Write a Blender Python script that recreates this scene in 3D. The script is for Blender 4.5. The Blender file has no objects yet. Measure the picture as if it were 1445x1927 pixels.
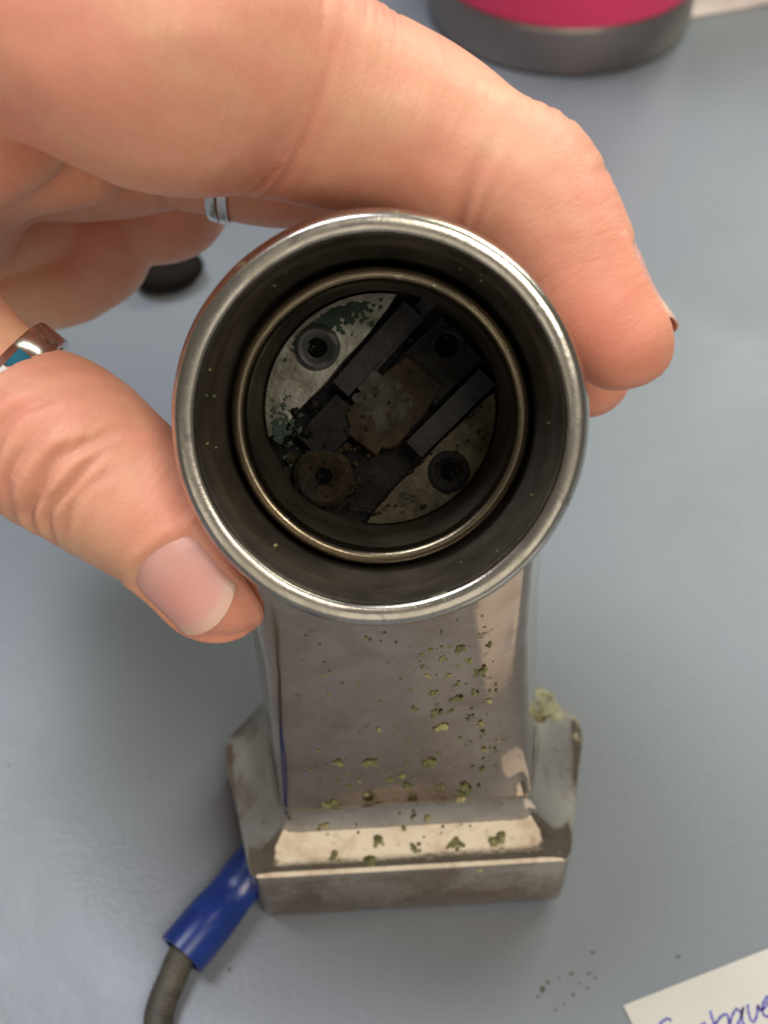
import bpy, math, random
import numpy as np
from mathutils import Vector, Matrix, noise

R = math.radians
U = 0.00085            # one modelling unit in metres
random.seed(7)
rng = np.random.default_rng(11)
scene = bpy.context.scene

# ------------------------------------------------------------------ camera
PITCH = 52.0
HCAM = 221.0
cam_d = bpy.data.cameras.new('camera')
cam = bpy.data.objects.new('camera', cam_d)
scene.collection.objects.link(cam)
scene.camera = cam
cam.location = (0, 0, HCAM * U)
cam.rotation_euler = (R(90 - PITCH), 0, 0)
cam_d.sensor_fit = 'VERTICAL'
cam_d.sensor_height = 24.0
cam_d.lens = 12.0 / math.tan(R(25))
cam_d.clip_start = 0.005
cam_d.clip_end = 20.0
cam_d.dof.use_dof = True
cam_d.dof.focus_distance = 152 * U
cam_d.dof.aperture_fstop = 16.0

# ------------------------------------------------------------------ light
world = bpy.data.worlds.new('World')
scene.world = world
world.use_nodes = True
bg = world.node_tree.nodes['Background']
bg.inputs['Color'].default_value = (1.0, 0.93, 0.80, 1)
bg.inputs['Strength'].default_value = 0.15


def area(name, loc, target, size, power, color, size_y=None):
    d = bpy.data.lights.new(name, 'AREA')
    d.energy = power
    d.color = color
    d.size = size
    if size_y:
        d.shape = 'RECTANGLE'
        d.size_y = size_y
    o = bpy.data.objects.new(name, d)
    scene.collection.objects.link(o)
    o.location = loc
    v = Vector(target) - Vector(loc)
    o.rotation_euler = v.to_track_quat('-Z', 'Y').to_euler()
    return o


area('ceiling_lamp', (0.34, -0.34, 1.05), (0, 0.1, 0), 0.42, 6.8, (1.0, 0.92, 0.80))
area('ceiling_lamp', (-0.32, 0.38, 1.15), (0, 0.1, 0), 0.42, 9.5, (0.87, 0.91, 1.0))
area('room_fill_panel', (-0.05, -0.95, 0.36), (0, 0.1, 0.10), 1.6, 3.7, (1.0, 0.92, 0.76), 0.75)  # added panel without a seen source: front fill and reflection in the flare
area('window_light', (0.66, 0.86, 0.80), (0.05, 0.15, 0.0), 0.7, 10, (0.93, 1.0, 0.86), 0.6)

vs = scene.view_settings
vs.view_transform = 'Standard'
vs.look = 'None'
vs.exposure = 0.0
vs.gamma = 1.0
vs.use_curve_mapping = False
scene.cycles.use_denoising = True
scene.cycles.max_bounces = 8


# ------------------------------------------------------------------ helpers
def link(o, parent=None):
    scene.collection.objects.link(o)
    if parent is not None:
        o.parent = parent
    return o


def tag(o, label=None, cat=None, group=None, kind=None):
    if label: o['label'] = label
    if cat: o['category'] = cat
    if group: o['group'] = group
    if kind: o['kind'] = kind
    return o


def mesh(name, verts, faces, mat, parent=None, smooth=True, sharp=None):
    me = bpy.data.meshes.new(name)
    v = np.asarray(verts, dtype=np.float64) * U
    me.from_pydata([tuple(p) for p in v], [], [tuple(int(i) for i in f) for f in faces])
    me.validate()
    me.update()
    if smooth:
        me.polygons.foreach_set('use_smooth', [True] * len(me.polygons))
        if sharp:
            me.set_sharp_from_angle(angle=R(sharp))
    if mat: me.materials.append(mat)
    o = bpy.data.objects.new(name, me)
    return link(o, parent)


def empty(name, loc=(0, 0, 0), rot=(0, 0, 0)):
    o = bpy.data.objects.new(name, None)
    o.empty_display_size = 0.01
    o.location = Vector(loc) * U
    o.rotation_euler = rot
    return link(o)


class MB:
    """collects geometry for one mesh"""
    def __init__(self):
        self.v = []; self.f = []

    def add(self, v, f):
        b = len(self.v)
        self.v += [tuple(p) for p in v]
        self.f += [tuple(i + b for i in q) for q in f]

    def build(self, name, mat, parent=None, smooth=True, sharp=None):
        return mesh(name, self.v, self.f, mat, parent, smooth, sharp)


def loft(rings, cap0=True, cap1=True, close=False):
    n = len(rings[0]); V = []; F = []
    for r in rings: V += [tuple(p) for p in r]
    m = len(rings)
    for i in range(m - 1 + (1 if close else 0)):
        a = i * n; b = ((i + 1) % m) * n
        for j in range(n):
            k = (j + 1) % n
            F.append((a + j, a + k, b + k, b + j))
    if not close:
        if cap0: F.append(tuple(range(n - 1, -1, -1)))
        if cap1: F.append(tuple(range((m - 1) * n, m * n)))
    return V, F


def rounded_poly(pts, rad, n=5):
    """closed polygon with rounded corners; pts CCW list of 2-D points"""
    out = []
    m = len(pts)
    for i in range(m):
        p = Vector(pts[i]).to_2d(); a = Vector(pts[i - 1]).to_2d(); b = Vector(pts[(i + 1) % m]).to_2d()
        r = rad[i] if isinstance(rad, (list, tuple)) else rad
        da = (a - p); db = (b - p)
        d = min(r, da.length * .45, db.length * .45)
        s = p + da.normalized() * d; e = p + db.normalized() * d
        for k in range(n):
            t = k / (n - 1)
            q = (1 - t) ** 2 * s + 2 * t * (1 - t) * p + t * t * e
            out.append((q.x, q.y))
        # points along the straight side up to the next corner
        rb = rad[(i + 1) % m] if isinstance(rad, (list, tuple)) else rad
        c = Vector(pts[(i + 2) % m]).to_2d()
        d2 = min(rb, (p - b).length * .45, (c - b).length * .45)
        s2 = b + (p - b).normalized() * d2
        nm = 32 if i == 0 else 8
        for k in range(1, nm):
            q = e + (s2 - e) * (k / nm)
            out.append((q.x, q.y))
    return out


def lathe(profile, C, A, X, Y, n=128, closed=False, wob=0.0):
    """profile of (axial, radius) revolved around axis A through C"""
    C, A, X, Y = [np.asarray(q, float) for q in (C, A, X, Y)]
    rings = []
    ph = np.linspace(0, 2 * np.pi, n, endpoint=False)
    for k, (a, r) in enumerate(profile):
        rr = r
        if wob:
            rr = r + wob * (np.sin(3 * ph + k * .05 + 1) * .5 + np.sin(7 * ph + 2) * .25 + np.sin(17 * ph) * .15)
        rings.append(C + a * A + np.outer(np.cos(ph) * rr, X) + np.outer(np.sin(ph) * rr, Y))
    return loft(rings, False, False, closed)


def catmull(P, n):
    P = np.asarray(P, float)
    Q = np.vstack([2 * P[0] - P[1], P, 2 * P[-1] - P[-2]])
    out = []
    for i in range(1, len(Q) - 2):
        p0, p1, p2, p3 = Q[i - 1], Q[i], Q[i + 1], Q[i + 2]
        for k in range(n):
            t = k / n
            out.append(.5 * ((2 * p1) + (-p0 + p2) * t + (2 * p0 - 5 * p1 + 4 * p2 - p3) * t * t
                             + (-p0 + 3 * p1 - 3 * p2 + p3) * t ** 3))
    out.append(P[-1])
    return np.array(out)


def tube_rings(path, rad, n=24, flat=None):
    path = np.asarray(path, float)
    T = np.gradient(path, axis=0)
    T /= np.linalg.norm(T, axis=1)[:, None]
    up = np.array([0, 0, 1.0])
    rings = []
    ph = np.linspace(0, 2 * np.pi, n, endpoint=False)
    for i, p in enumerate(path):
        s = np.cross(T[i], up); s /= np.linalg.norm(s)
        u = np.cross(s, T[i])
        r = rad[i] if hasattr(rad, '__len__') else rad
        fl = 1.0 if flat is None else flat[i]
        rings.append(p + np.outer(np.cos(ph) * r * (2 - fl), s) + np.outer(np.sin(ph) * r * fl, u))
    return rings


def lump(mb, c, r, seed, squash=(1, 1, 1), basis=None):
    """small irregular crumb"""
    rr = np.random.default_rng(seed)
    t = (1 + 5 ** .5) / 2
    V = np.array([(-1, t, 0), (1, t, 0), (-1, -t, 0), (1, -t, 0), (0, -1, t), (0, 1, t), (0, -1, -t), (0, 1, -t),
                  (t, 0, -1), (t, 0, 1), (-t, 0, -1), (-t, 0, 1)], float)
    V /= np.linalg.norm(V[0])
    F = [(0, 11, 5), (0, 5, 1), (0, 1, 7), (0, 7, 10), (0, 10, 11), (1, 5, 9), (5, 11, 4), (11, 10, 2), (10, 7, 6),
         (7, 1, 8), (3, 9, 4), (3, 4, 2), (3, 2, 6), (3, 6, 8), (3, 8, 9), (4, 9, 5), (2, 4, 11), (6, 2, 10),
         (8, 6, 7), (9, 8, 1)]
    # one subdivision
    V = [v for v in V]; F2 = []; cache = {}
    def mid(a, b):
        k = (min(a, b), max(a, b))
        if k not in cache:
            m = V[a] + V[b]; V.append(m / np.linalg.norm(m)); cache[k] = len(V) - 1
        return cache[k]
    for a, b, c_ in F:
        x, y, z = mid(a, b), mid(b, c_), mid(c_, a)
        F2 += [(a, x, z), (b, y, x), (c_, z, y), (x, y, z)]
    V = np.array(V) * (0.65 + .7 * rr.random((len(V), 1))) * np.asarray(squash) * r
    if basis is not None: V = V @ np.asarray(basis, float)
    mb.add(V + np.asarray(c, float), F2)


# ------------------------------------------------------------------ materials
def new_mat(name):
    m = bpy.data.materials.new(name)
    m.use_nodes = True
    nt = m.node_tree
    return m, nt, nt.nodes['Principled BSDF']


def node(nt, typ, **kw):
    n = nt.nodes.new(typ)
    for k, v in kw.items():
        if k in n.inputs.keys(): n.inputs[k].default_value = v
        else: setattr(n, k, v)
    return n


def coords(nt):
    return node(nt, 'ShaderNodeTexCoord').outputs['Object']


def noise_tex(nt, co, scale, detail=6, rough=.6, dist=0.0):
    n = node(nt, 'ShaderNodeTexNoise')
    n.inputs['Scale'].default_value = scale / U / 1000.0 * 0.85
    n.inputs['Detail'].default_value = detail
    n.inputs['Roughness'].default_value = rough
    n.inputs['Distortion'].default_value = dist
    nt.links.new(co, n.inputs['Vector'])
    return n.outputs['Fac']


def ramp(nt, fac, stops):
    r = node(nt, 'ShaderNodeValToRGB')
    el = r.color_ramp.elements
    while len(el) < len(stops): el.new(.5)
    for e, (p, c) in zip(el, stops):
        e.position = p
        e.color = (c, c, c, 1) if not hasattr(c, '__len__') else (*c, 1)
    nt.links.new(fac, r.inputs['Fac'])
    return r.outputs['Color']


def mix(nt, fac, a, b, mode='MIX'):
    n = node(nt, 'ShaderNodeMix', data_type='RGBA', blend_type=mode)
    for val, i in ((fac, 0), (a, 6), (b, 7)):
        if hasattr(val, 'is_linked'): nt.links.new(val, n.inputs[i])
        else: n.inputs[i].default_value = val if i == 0 else (*val, 1)
    return n.outputs[2]


def bump(nt, bsdf, height, strength, dist, prev=None):
    b = node(nt, 'ShaderNodeBump')
    b.inputs['Strength'].default_value = strength
    b.inputs['Distance'].default_value = dist * U
    nt.links.new(height, b.inputs['Height'])
    if prev is not None: nt.links.new(prev, b.inputs['Normal'])
    nt.links.new(b.outputs['Normal'], bsdf.inputs['Normal'])
    return b.outputs['Normal']


def node_map(nt, val, a, b):
    n = node(nt, 'ShaderNodeMapRange')
    nt.links.new(val, n.inputs['Value'])
    n.inputs['From Min'].default_value = a; n.inputs['From Max'].default_value = b
    return n.outputs['Result']


def m_table():
    m, nt, b = new_mat('speckled_grey_laminate')
    co = coords(nt)
    n1 = noise_tex(nt, co, 900, 3, .5)
    n2 = noise_tex(nt, co, 6, 4, .6)
    n3 = noise_tex(nt, co, 60, 5, .7)
    c = mix(nt, ramp(nt, n2, [(.3, 0.), (.7, 1.)]), (.172, .188, .222), (.182, .201, .216))
    c = mix(nt, ramp(nt, n3, [(.62, 0.), (.80, .35)]), c, (.14, .14, .14))
    nt.links.new(c, b.inputs['Base Color'])
    nt.links.new(ramp(nt, noise_tex(nt, co, 14, 7, .7, 1.0), [(.3, .33), (.7, .52)]), b.inputs['Roughness'])
    v = node(nt, 'ShaderNodeTexVoronoi', feature='SMOOTH_F1')
    v.inputs['Scale'].default_value = 1500
    nt.links.new(co, v.inputs['Vector'])
    p = bump(nt, b, v.outputs['Distance'], .12, .35)
    bump(nt, b, n1, .2, .3, p)
    return m


def m_chrome(name, base=(.60, .56, .52), tarn=(.26, .19, .14), amount=.5, rough=(.12, .34), green=0.0, pit=.25, rust=0.0):
    m, nt, b = new_mat(name)
    co = coords(nt)
    n1 = noise_tex(nt, co, 95, 8, .72, .6)
    n2 = noise_tex(nt, co, 330, 6, .75)
    n3 = noise_tex(nt, co, 900, 4, .6)
    t = ramp(nt, n1, [(.62 - amount * .35, 0.), (.82 - amount * .2, 1.)])
    c = mix(nt, t, base, tarn)
    sp = ramp(nt, n2, [(.60, 0.), (.72, .75)])
    c = mix(nt, sp, c, (.13, .105, .08))
    wh = ramp(nt, noise_tex(nt, co, 520, 5, .7), [(.66, 0.), (.74, .8)])
    c = mix(nt, wh, c, (.62, .58, .52))
    if rust:
        # rust creeping up from the bottom edge
        sz = node(nt, 'ShaderNodeSeparateXYZ')
        nt.links.new(co, sz.inputs[0])
        ad = node(nt, 'ShaderNodeMath', operation='MULTIPLY_ADD')
        nt.links.new(n1, ad.inputs[0]); ad.inputs[1].default_value = -.040; nt.links.new(sz.outputs['Z'], ad.inputs[2])
        c = mix(nt, ramp(nt, node_map(nt, ad.outputs[0], -.016, -.004), [(0., .8), (1., 0.)]), c, (.24, .135, .07))
    if green:
        g = ramp(nt, noise_tex(nt, co, 110, 7, .75), [(.62 - green * .2, 0.), (.70 - green * .15, 1.)])
        c = mix(nt, g, c, (.36, .36, .16))
        met = mix(nt, g, (1, 1, 1), (.1, .1, .1))
        nt.links.new(met, b.inputs['Metallic'])
    else:
        b.inputs['Metallic'].default_value = 1.0
    nt.links.new(c, b.inputs['Base Color'])
    rg = mix(nt, t, (rough[0],) * 3, (rough[1],) * 3)
    nt.links.new(mix(nt, sp, rg, (.6, .6, .6)), b.inputs['Roughness'])
    p = bump(nt, b, n3, pit * .35, .15)
    p = bump(nt, b, n2, pit, .2, p)
    bump(nt, b, noise_tex(nt, co, 42, 2, .4), .16, 1.2, p)      # worn plating is never quite flat
    return m


def m_plain(name, col, rough=.5, metal=0.0, var=.25, scale=120, bmp=.1, bdist=.2, spec=.5, col2=None):
    m, nt, b = new_mat(name)
    co = coords(nt)
    n1 = noise_tex(nt, co, scale, 6, .65)
    dark = col2 or tuple(c * (1 - var) for c in col)
    nt.links.new(mix(nt, ramp(nt, n1, [(.35, 0.), (.65, 1.)]), dark, col), b.inputs['Base Color'])
    b.inputs['Roughness'].default_value = rough
    b.inputs['Metallic'].default_value = metal
    b.inputs['Specular IOR Level'].default_value = spec
    if bmp: bump(nt, b, n1, bmp, bdist)
    return m


def m_skin():
    m, nt, b = new_mat('skin')
    co = coords(nt)
    at = node(nt, 'ShaderNodeAttribute', attribute_name='tint')
    sep = node(nt, 'ShaderNodeSeparateColor')
    nt.links.new(at.outputs['Color'], sep.inputs['Color'])
    n1 = noise_tex(nt, co, 38, 6, .65, .5)
    n2 = noise_tex(nt, co, 210, 6, .75)
    c = mix(nt, ramp(nt, n1, [(.38, 0.), (.62, 1.)]), (.76, .445, .28), (.78, .335, .235))
    c = mix(nt, ramp(nt, n2, [(.3, 0.), (.7, .55)]), c, (.68, .27, .175))
    c = mix(nt, sep.outputs['Red'], c, (.70, .20, .135))         # flushed skin
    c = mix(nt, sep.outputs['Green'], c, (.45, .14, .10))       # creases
    nt.links.new(c, b.inputs['Base Color'])
    b.inputs['Roughness'].default_value = .46
    b.inputs['Specular IOR Level'].default_value = .38
    b.inputs['Subsurface Weight'].default_value = .32
    b.inputs['Subsurface Radius'].default_value = (1.0, .36, .2)
    b.inputs['Subsurface Scale'].default_value = 2.8 * U
    v = node(nt, 'ShaderNodeTexVoronoi', feature='DISTANCE_TO_EDGE')
    v.inputs['Scale'].default_value = 1500
    nt.links.new(co, v.inputs['Vector'])
    p = bump(nt, b, ramp(nt, v.outputs['Distance'], [(0, 0.), (.18, 1.)]), .11, .25)
    bump(nt, b, noise_tex(nt, co, 300, 5, .65, 1.5), .06, .5, p)
    ln = node(nt, 'ShaderNodeAttribute', attribute_name='lines')
    mp = node(nt, 'ShaderNodeMapping')
    mp.inputs['Scale'].default_value = (.62, .11, 1)
    nt.links.new(ln.outputs['Vector'], mp.inputs['Vector'])
    nl = node(nt, 'ShaderNodeTexNoise')
    nl.inputs['Scale'].default_value = 1.0; nl.inputs['Detail'].default_value = 6; nl.inputs['Roughness'].default_value = .68
    nl.inputs['Distortion'].default_value = .6
    nt.links.new(mp.outputs['Vector'], nl.inputs['Vector'])
    bump(nt, b, nl.outputs['Fac'], .30, .7, b.inputs['Normal'].links[0].from_socket)
    return m


def m_nail():
    m, nt, b = new_mat('nail')
    at = node(nt, 'ShaderNodeAttribute', attribute_name='tint')
    sep = node(nt, 'ShaderNodeSeparateColor')
    nt.links.new(at.outputs['Color'], sep.inputs['Color'])
    c = mix(nt, sep.outputs['Red'], (.66, .34, .29), (.72, .24, .19))
    c = mix(nt, sep.outputs['Green'], c, (.72, .50, .36))
    nt.links.new(c, b.inputs['Base Color'])
    b.inputs['Roughness'].default_value = .40
    b.inputs['Subsurface Weight'].default_value = .3
    b.inputs['Subsurface Radius'].default_value = (1, .4, .3)
    b.inputs['Subsurface Scale'].default_value = 1.0 * U
    bump(nt, b, noise_tex(nt, coords(nt), 200, 3, .5), .05, .2)
    return m


M_TABLE = m_table()
M_CHROME = m_chrome('tarnished_chrome', (.47, .375, .305), (.33, .235, .175), .50, (.06, .13), 0, .10)
M_BASE = m_chrome('corroded_chrome', (.62, .53, .44), (.40, .30, .22), .40, (.04, .10), .07, .10, .5)
M_RIM = m_chrome('dull_rim_chrome', (.52, .48, .43), (.28, .25, .20), .5, (.20, .40), .06, .22)
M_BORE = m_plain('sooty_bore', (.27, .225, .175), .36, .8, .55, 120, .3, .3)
M_BRASS = m_chrome('dull_brass', (.19, .155, .105), (.095, .078, .055), .5, (.25, .45), 0, .25)
M_DARK = m_plain('black_fibre', (.010, .008, .007), .6, 0, .6, 200, .8, .8, spec=.15)
M_SLEEVEWALL = m_plain('dark_brown_wall', (.060, .048, .034), .62, 0, .6, 150, .4, .4, spec=.15)
M_HOLESHADE = m_plain('hole_shade_black', (.004, .0035, .003), .9, 0, .4, 200, .2, .2, spec=.03)  # black that stands in for the shade inside the eyelets
M_BLACKBAR = m_plain('dark_bar', (.013, .010, .011), .42, 0, .6, 200, .6, .5, spec=.22)
M_FLOORP = m_plain('worn_steel', (.24, .23, .20), .42, .7, .55, 230, .6, .5, col2=(.085, .075, .05))
M_FLOORG = m_plain('yellowed_steel', (.10, .08, .042), .5, .6, .55, 230, .6, .5, col2=(.025, .02, .012))
M_COPPER = m_plain('copper_contact', (.040, .027, .017), .7, 0, .5, 260, .5, .4, spec=.08, col2=(.012, .009, .006))
M_SOLDER = m_plain('grey_solder', (.062, .058, .048), .7, 0, .4, 380, 1, .8, spec=.1, col2=(.020, .018, .015))
M_RUST = m_plain('rust_mound', (.030, .020, .011), .7, 0, .6, 300, 1, .8, spec=.15, col2=(.008, .006, .004))
M_VERD = m_plain('green_deposit', (.022, .045, .028), .8, 0, .5, 300, 1, .6)
M_EYE = m_plain('grey_eyelet', (.06, .06, .055), .5, .5, .4, 260, .6, .5)
M_CRUMB = m_plain('green_corrosion', (.25, .25, .10), .85, 0, .6, 420, .8, .4, col2=(.075, .08, .034))
M_CRUMBY = m_plain('yellow_corrosion', (.46, .42, .20), .8, 0, .5, 420, .8, .4, col2=(.10, .105, .045))
M_SKIN = m_skin()
M_NAIL = m_nail()
M_SILVER = m_plain('silver', (.72, .69, .66), .16, 1, .15, 120, .05, .1)
M_TURQ = m_plain('turquoise_inlay', (.02, .16, .24), .2, 0, .5, 260, 0, .1)
M_PEARL = m_plain('shell_inlay', (.65, .70, .70), .2, 0, .2, 260, 0, .1)
M_BLUE = m_plain('blue_nylon', (.010, .036, .22), .28, 0, .4, 90, .15, .4)
M_WIRE = m_plain('dirty_black_wire', (.15, .125, .09), .6, 0, .6, 60, .6, .6, col2=(.014, .013, .012))
M_PINK = m_plain('pink_enamel', (.95, .055, .18), .45, 0, .06, 30, 0)
M_PAPER = m_plain('cream_paper', (.56, .53, .49), .8, 0, .05, 60, .12, .2, .2)
M_INK = m_plain('blue_ink', (.10, .09, .42), .6, 0, .35, 500, 0)
M_TISSUE = m_plain('white_tissue', (.80, .72, .68), .9, 0, .08, 80, .3, .6, .1)
M_OVAL = m_plain('dark_brown_oval', (.010, .0065, .005), .7, 0, .3, 60, .1, spec=.1)


def m_steel():
    m, nt, b = new_mat('brushed_steel')
    co = coords(nt)
    b.inputs['Metallic'].default_value = 1
    b.inputs['Base Color'].default_value = (.37, .31, .285, 1)
    b.inputs['Roughness'].default_value = .30
    b.inputs['Anisotropic'].default_value = .5
    mp = node(nt, 'ShaderNodeMapping')
    mp.inputs['Scale'].default_value = (1, 1, 60)
    nt.links.new(co, mp.inputs['Vector'])
    bump(nt, b, noise_tex(nt, mp.outputs['Vector'], 60, 3, .6), .08, .2)
    return m


M_STEEL = m_steel()

# ------------------------------------------------------------------ table
N = 24
xs = np.linspace(-900, 900, N); ys = np.linspace(-500, 1500, N)
tv = [(x, y, 0) for y in ys for x in xs]
tf = [(j * N + i, j * N + i + 1, (j + 1) * N + i + 1, (j + 1) * N + i) for j in range(N - 1) for i in range(N - 1)]
tag(mesh('table', tv, tf, M_TABLE), 'grey speckled laminate table top', kind='structure')

# ------------------------------------------------------------------ the socket fitting
OBJ_LOC = (4.8, 95.0, 0.0)
OBJ_ROT = (0.0, R(-2.5), R(2.4))
OBJ_LIFT = 1.4
fit = empty('socket_fitting', (OBJ_LOC[0], OBJ_LOC[1], OBJ_LIFT), OBJ_ROT)
tag(fit, 'tarnished chrome lamp socket with round open barrel on square flared foot, held by the hand', 'lamp socket')
from mathutils import Euler
MO = Matrix.Translation((OBJ_LOC[0], OBJ_LOC[1], OBJ_LIFT)) @ Euler(OBJ_ROT).to_matrix().to_4x4()
MI = MO.inverted()
toL = lambda p: np.array(MI @ Vector(p))
dirL = lambda p: np.array(MI.to_3x3() @ Vector(p))
RIMC_W = np.array((-.5, 88.95, 124.3))
AX_W = np.array((0, .72, -.694)); AX_W /= np.linalg.norm(AX_W)
UP_W = np.array((0, -AX_W[2], AX_W[1]))
TC, TA, TX, TY = toL(RIMC_W), dirL(AX_W), dirL((1, 0, 0)), dirL(UP_W)


def tube_pt(u, v, a):
    return TC + TX * u + TY * v + TA * a


# pedestal and base: one casting made of two lofts of rounded polygons
base_p = [(-29.2, -23.2), (29.2, -23.2), (36.6, 5), (36.6, 9), (22, 25.5), (-22, 25.5), (-36.6, 9), (-36.6, 5)]
foot_p = [(-22.3, -15), (22.3, -15), (24.5, -2), (25, 8), (19, 19), (-19, 19), (-25, 8), (-24.5, -2)]
top_p = [(-17.6, -15), (17.6, -15), (21.2, -2), (21.5, 8), (17, 20), (-17, 20), (-21.5, 8), (-21.2, -2)]
rad_b = [2.0, 2.0, 3.5, 3, 3, 3, 3, 3.5]
rad_s = [2.2, 2.2, 2, 2, 2, 2, 2, 2]


def lerp_poly(a, b, t): return [(p[0] * (1 - t) + q[0] * t, p[1] * (1 - t) + q[1] * t) for p, q in zip(a, b)]


def scale_poly(a, d):
    out = []
    for x, y in a:
        l = math.hypot(x, y - 1); out.append((x * (1 - d / l), 1 + (y - 1) * (1 - d / l)))
    return out


def lerp_r(t): return [a * (1 - t) + b * t for a, b in zip(rad_b, rad_s)]


rings = []
for z, d, rr in ((0, 1.0, 0), (.35, .35, 0), (1.0, 0, 0), (6, 0, 0), (16, .0, 0), (20.9, .03, 0), (21.35, .12, 0), (21.6, .32, 0)):
    rings.append((z, rounded_poly(scale_poly(base_p, d), rad_b)))
def flare(t):
    """straight slope, then tangent into the upright pedestal"""
    return 1 - (1 - t) ** 1.72


b18 = scale_poly(base_p, .32)
for k in range(1, 17):
    t = k / 16
    # concave sweep from the lip up into the pedestal
    s = flare(t)
    z = 21.6 + 11.4 * (t ** 1.12)
    rings.append((z, rounded_poly(lerp_poly(b18, foot_p, s), lerp_r(t))))
def side_drop(x, y, z):
    """the lip is tall in front and runs down lower along the sides and back"""
    q = min(1.0, max(0.0, (y + 22) / 20)); q = q * q * (3 - 2 * q)
    k = z / 21.6 if z <= 21.6 else max(0.0, (33 - z) / 11.4)
    return z - 8.0 * q * k
base_rings = [[(x, y, side_drop(x, y, z)) for x, y in p] for z, p in rings]
V, F = loft(base_rings, True, False)
base_o = mesh('flared_foot', V, F, M_BASE, fit, True, 50)
rings = []
for z, t in ((32.98, 0), (35, .02), (38, .05), (50, .22), (65, .45), (80, .7), (98, .93), (101, .97)):
    p = rounded_poly(lerp_poly(foot_p, top_p, t), rad_s)
    if z > 100: p = rounded_poly(scale_poly(lerp_poly(foot_p, top_p, t), .7), rad_s)
    rings.append([(x, y, z) for x, y in p])
# rear of the pedestal slants up into the barrel
def barrel_under(x, y, r=23.6):
    """height of the underside of the barrel above (x, y) in the fitting's frame"""
    best = 101.0
    for z in np.arange(45, 112, .5):
        w = np.array((x, y, z)) - TC
        ax = w.dot(TA)
        if 0 < ax < 58 and np.linalg.norm(w - ax * TA) < r:
            return z
    return best
rings[-2:] = []
def dish(rg, z):
    w = max(abs(p[0]) for p in rg if p[1] < -14.9)
    k = min(1.0, max(0.0, (z - 33) / 6.0))
    out = []
    for x, y, zz in rg:
        y += k * (.0125 if x > 0 else .0035) * max(0.0, abs(x) - 2.0) ** 2 * min(1.0, max(0.0, (-2.0 - y) / 13.0))
        out.append((x, y, zz))
    return out
rings = [dish(rg, rg[0][2]) for rg in rings]
lastp = rings[-1]
topr = [(x * .98, y * .99, barrel_under(x, y)) for x, y, z in lastp]
rings = [[(x, y, min(z, q[2] - .4 * (k < len(rings)))) for (x, y, z), q in zip(rg, topr)] for k, rg in enumerate(rings)]
rings.append(topr)
V, F = loft(rings, False, False)
stem = mesh('pedestal', V, F, M_CHROME, fit, True, 50)

# outer barrel
prof = [(60, 0.05), (59.5, 6), (57, 13), (53, 18.5), (47, 22.2), (40, 24.0), (20, 24.3), (7, 24.5), (5, 24.7), (4.5, 25.4), (3.0, 25.45), (1.9, 25.25),
        (.8, 24.8), (.3, 24.4), (.06, 23.95), (.10, 22.75), (.35, 22.35), (.8, 22.2)]
V, F = lathe(prof, TC, TA, TX, TY, 160, wob=.10)
barrel = mesh('barrel', V, F, M_RIM, fit, True, 55)
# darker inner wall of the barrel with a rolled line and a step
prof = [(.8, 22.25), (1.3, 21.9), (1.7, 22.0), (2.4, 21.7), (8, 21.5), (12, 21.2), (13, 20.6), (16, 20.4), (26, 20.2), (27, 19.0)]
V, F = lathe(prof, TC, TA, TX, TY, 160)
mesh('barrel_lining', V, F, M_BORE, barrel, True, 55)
# inner sleeve with a rolled brass edge
prof = [(30, 19.2), (14, 19.45), (12.9, 19.5), (12.2, 19.15), (11.9, 18.6), (12.1, 18.0), (12.8, 17.6), (14.2, 17.45), (15.2, 17.6)]
V, F = lathe(prof, TC, TA, TX, TY, 160, wob=.07)
sleeve = mesh('inner_sleeve', V, F, M_BRASS, fit, True, 55)
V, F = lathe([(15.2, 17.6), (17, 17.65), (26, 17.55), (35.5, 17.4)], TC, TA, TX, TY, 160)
mesh('sleeve_wall', V, F, M_SLEEVEWALL, sleeve, True, 55)  # lower wall in rough dark brown, below the brass edge

# socket floor
FL = 34.0
ph = np.linspace(0, 2 * np.pi, 96, endpoint=False)
V, F = loft([[tube_pt(17.6 * math.cos(a), 17.6 * math.sin(a), FL + 1.5) for a in ph],
             [tube_pt(.01 * math.cos(a), .01 * math.sin(a), FL + 1.5) for a in ph]], False, True)
floor_o = mesh('socket_floor', V, F, M_DARK, fit)


def slab(name, poly, a0, a1, mat, parent, bev=.25):
    """flat plate lying on the socket floor; a0 = near face, a1 = far face"""
    c = np.mean(np.array(poly), axis=0)
    def sc(d): return [tuple(c + (np.array(p) - c) * (1 - d / max(1e-6, np.linalg.norm(np.array(p) - c)))) for p in poly]
    rs = [[tube_pt(u, v, a1) for u, v in poly], [tube_pt(u, v, a0 + bev) for u, v in poly],
          [tube_pt(u, v, a0) for u, v in sc(bev)]]
    V, F = loft(rs, True, True)
    return mesh(name, V, F, mat, parent, True, 30)


def segment_poly(p, q, r, n=28, jag=.0, notch=None):
    """circle segment cut by the chord p-q (counter-clockwise from q to p)"""
    a0 = math.atan2(q[1], q[0]); a1 = math.atan2(p[1], p[0])
    while a1 < a0: a1 += 2 * math.pi
    arc = [(r * math.cos(a0 + (a1 - a0) * k / n), r * math.sin(a0 + (a1 - a0) * k / n)) for k in range(n + 1)]
    ch = []
    for k in range(1, 14):
        t = k / 14
        w = jag * math.sin(t * 19) * .4 + (notch or 0) * math.sin(math.pi * t)
        nx, ny = (q[1] - p[1]), -(q[0] - p[0]); l = math.hypot(nx, ny)
        ch.append((p[0] + (q[0] - p[0]) * t + nx / l * w, p[1] + (q[1] - p[1]) * t + ny / l * w))
    return arc + ch


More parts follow.
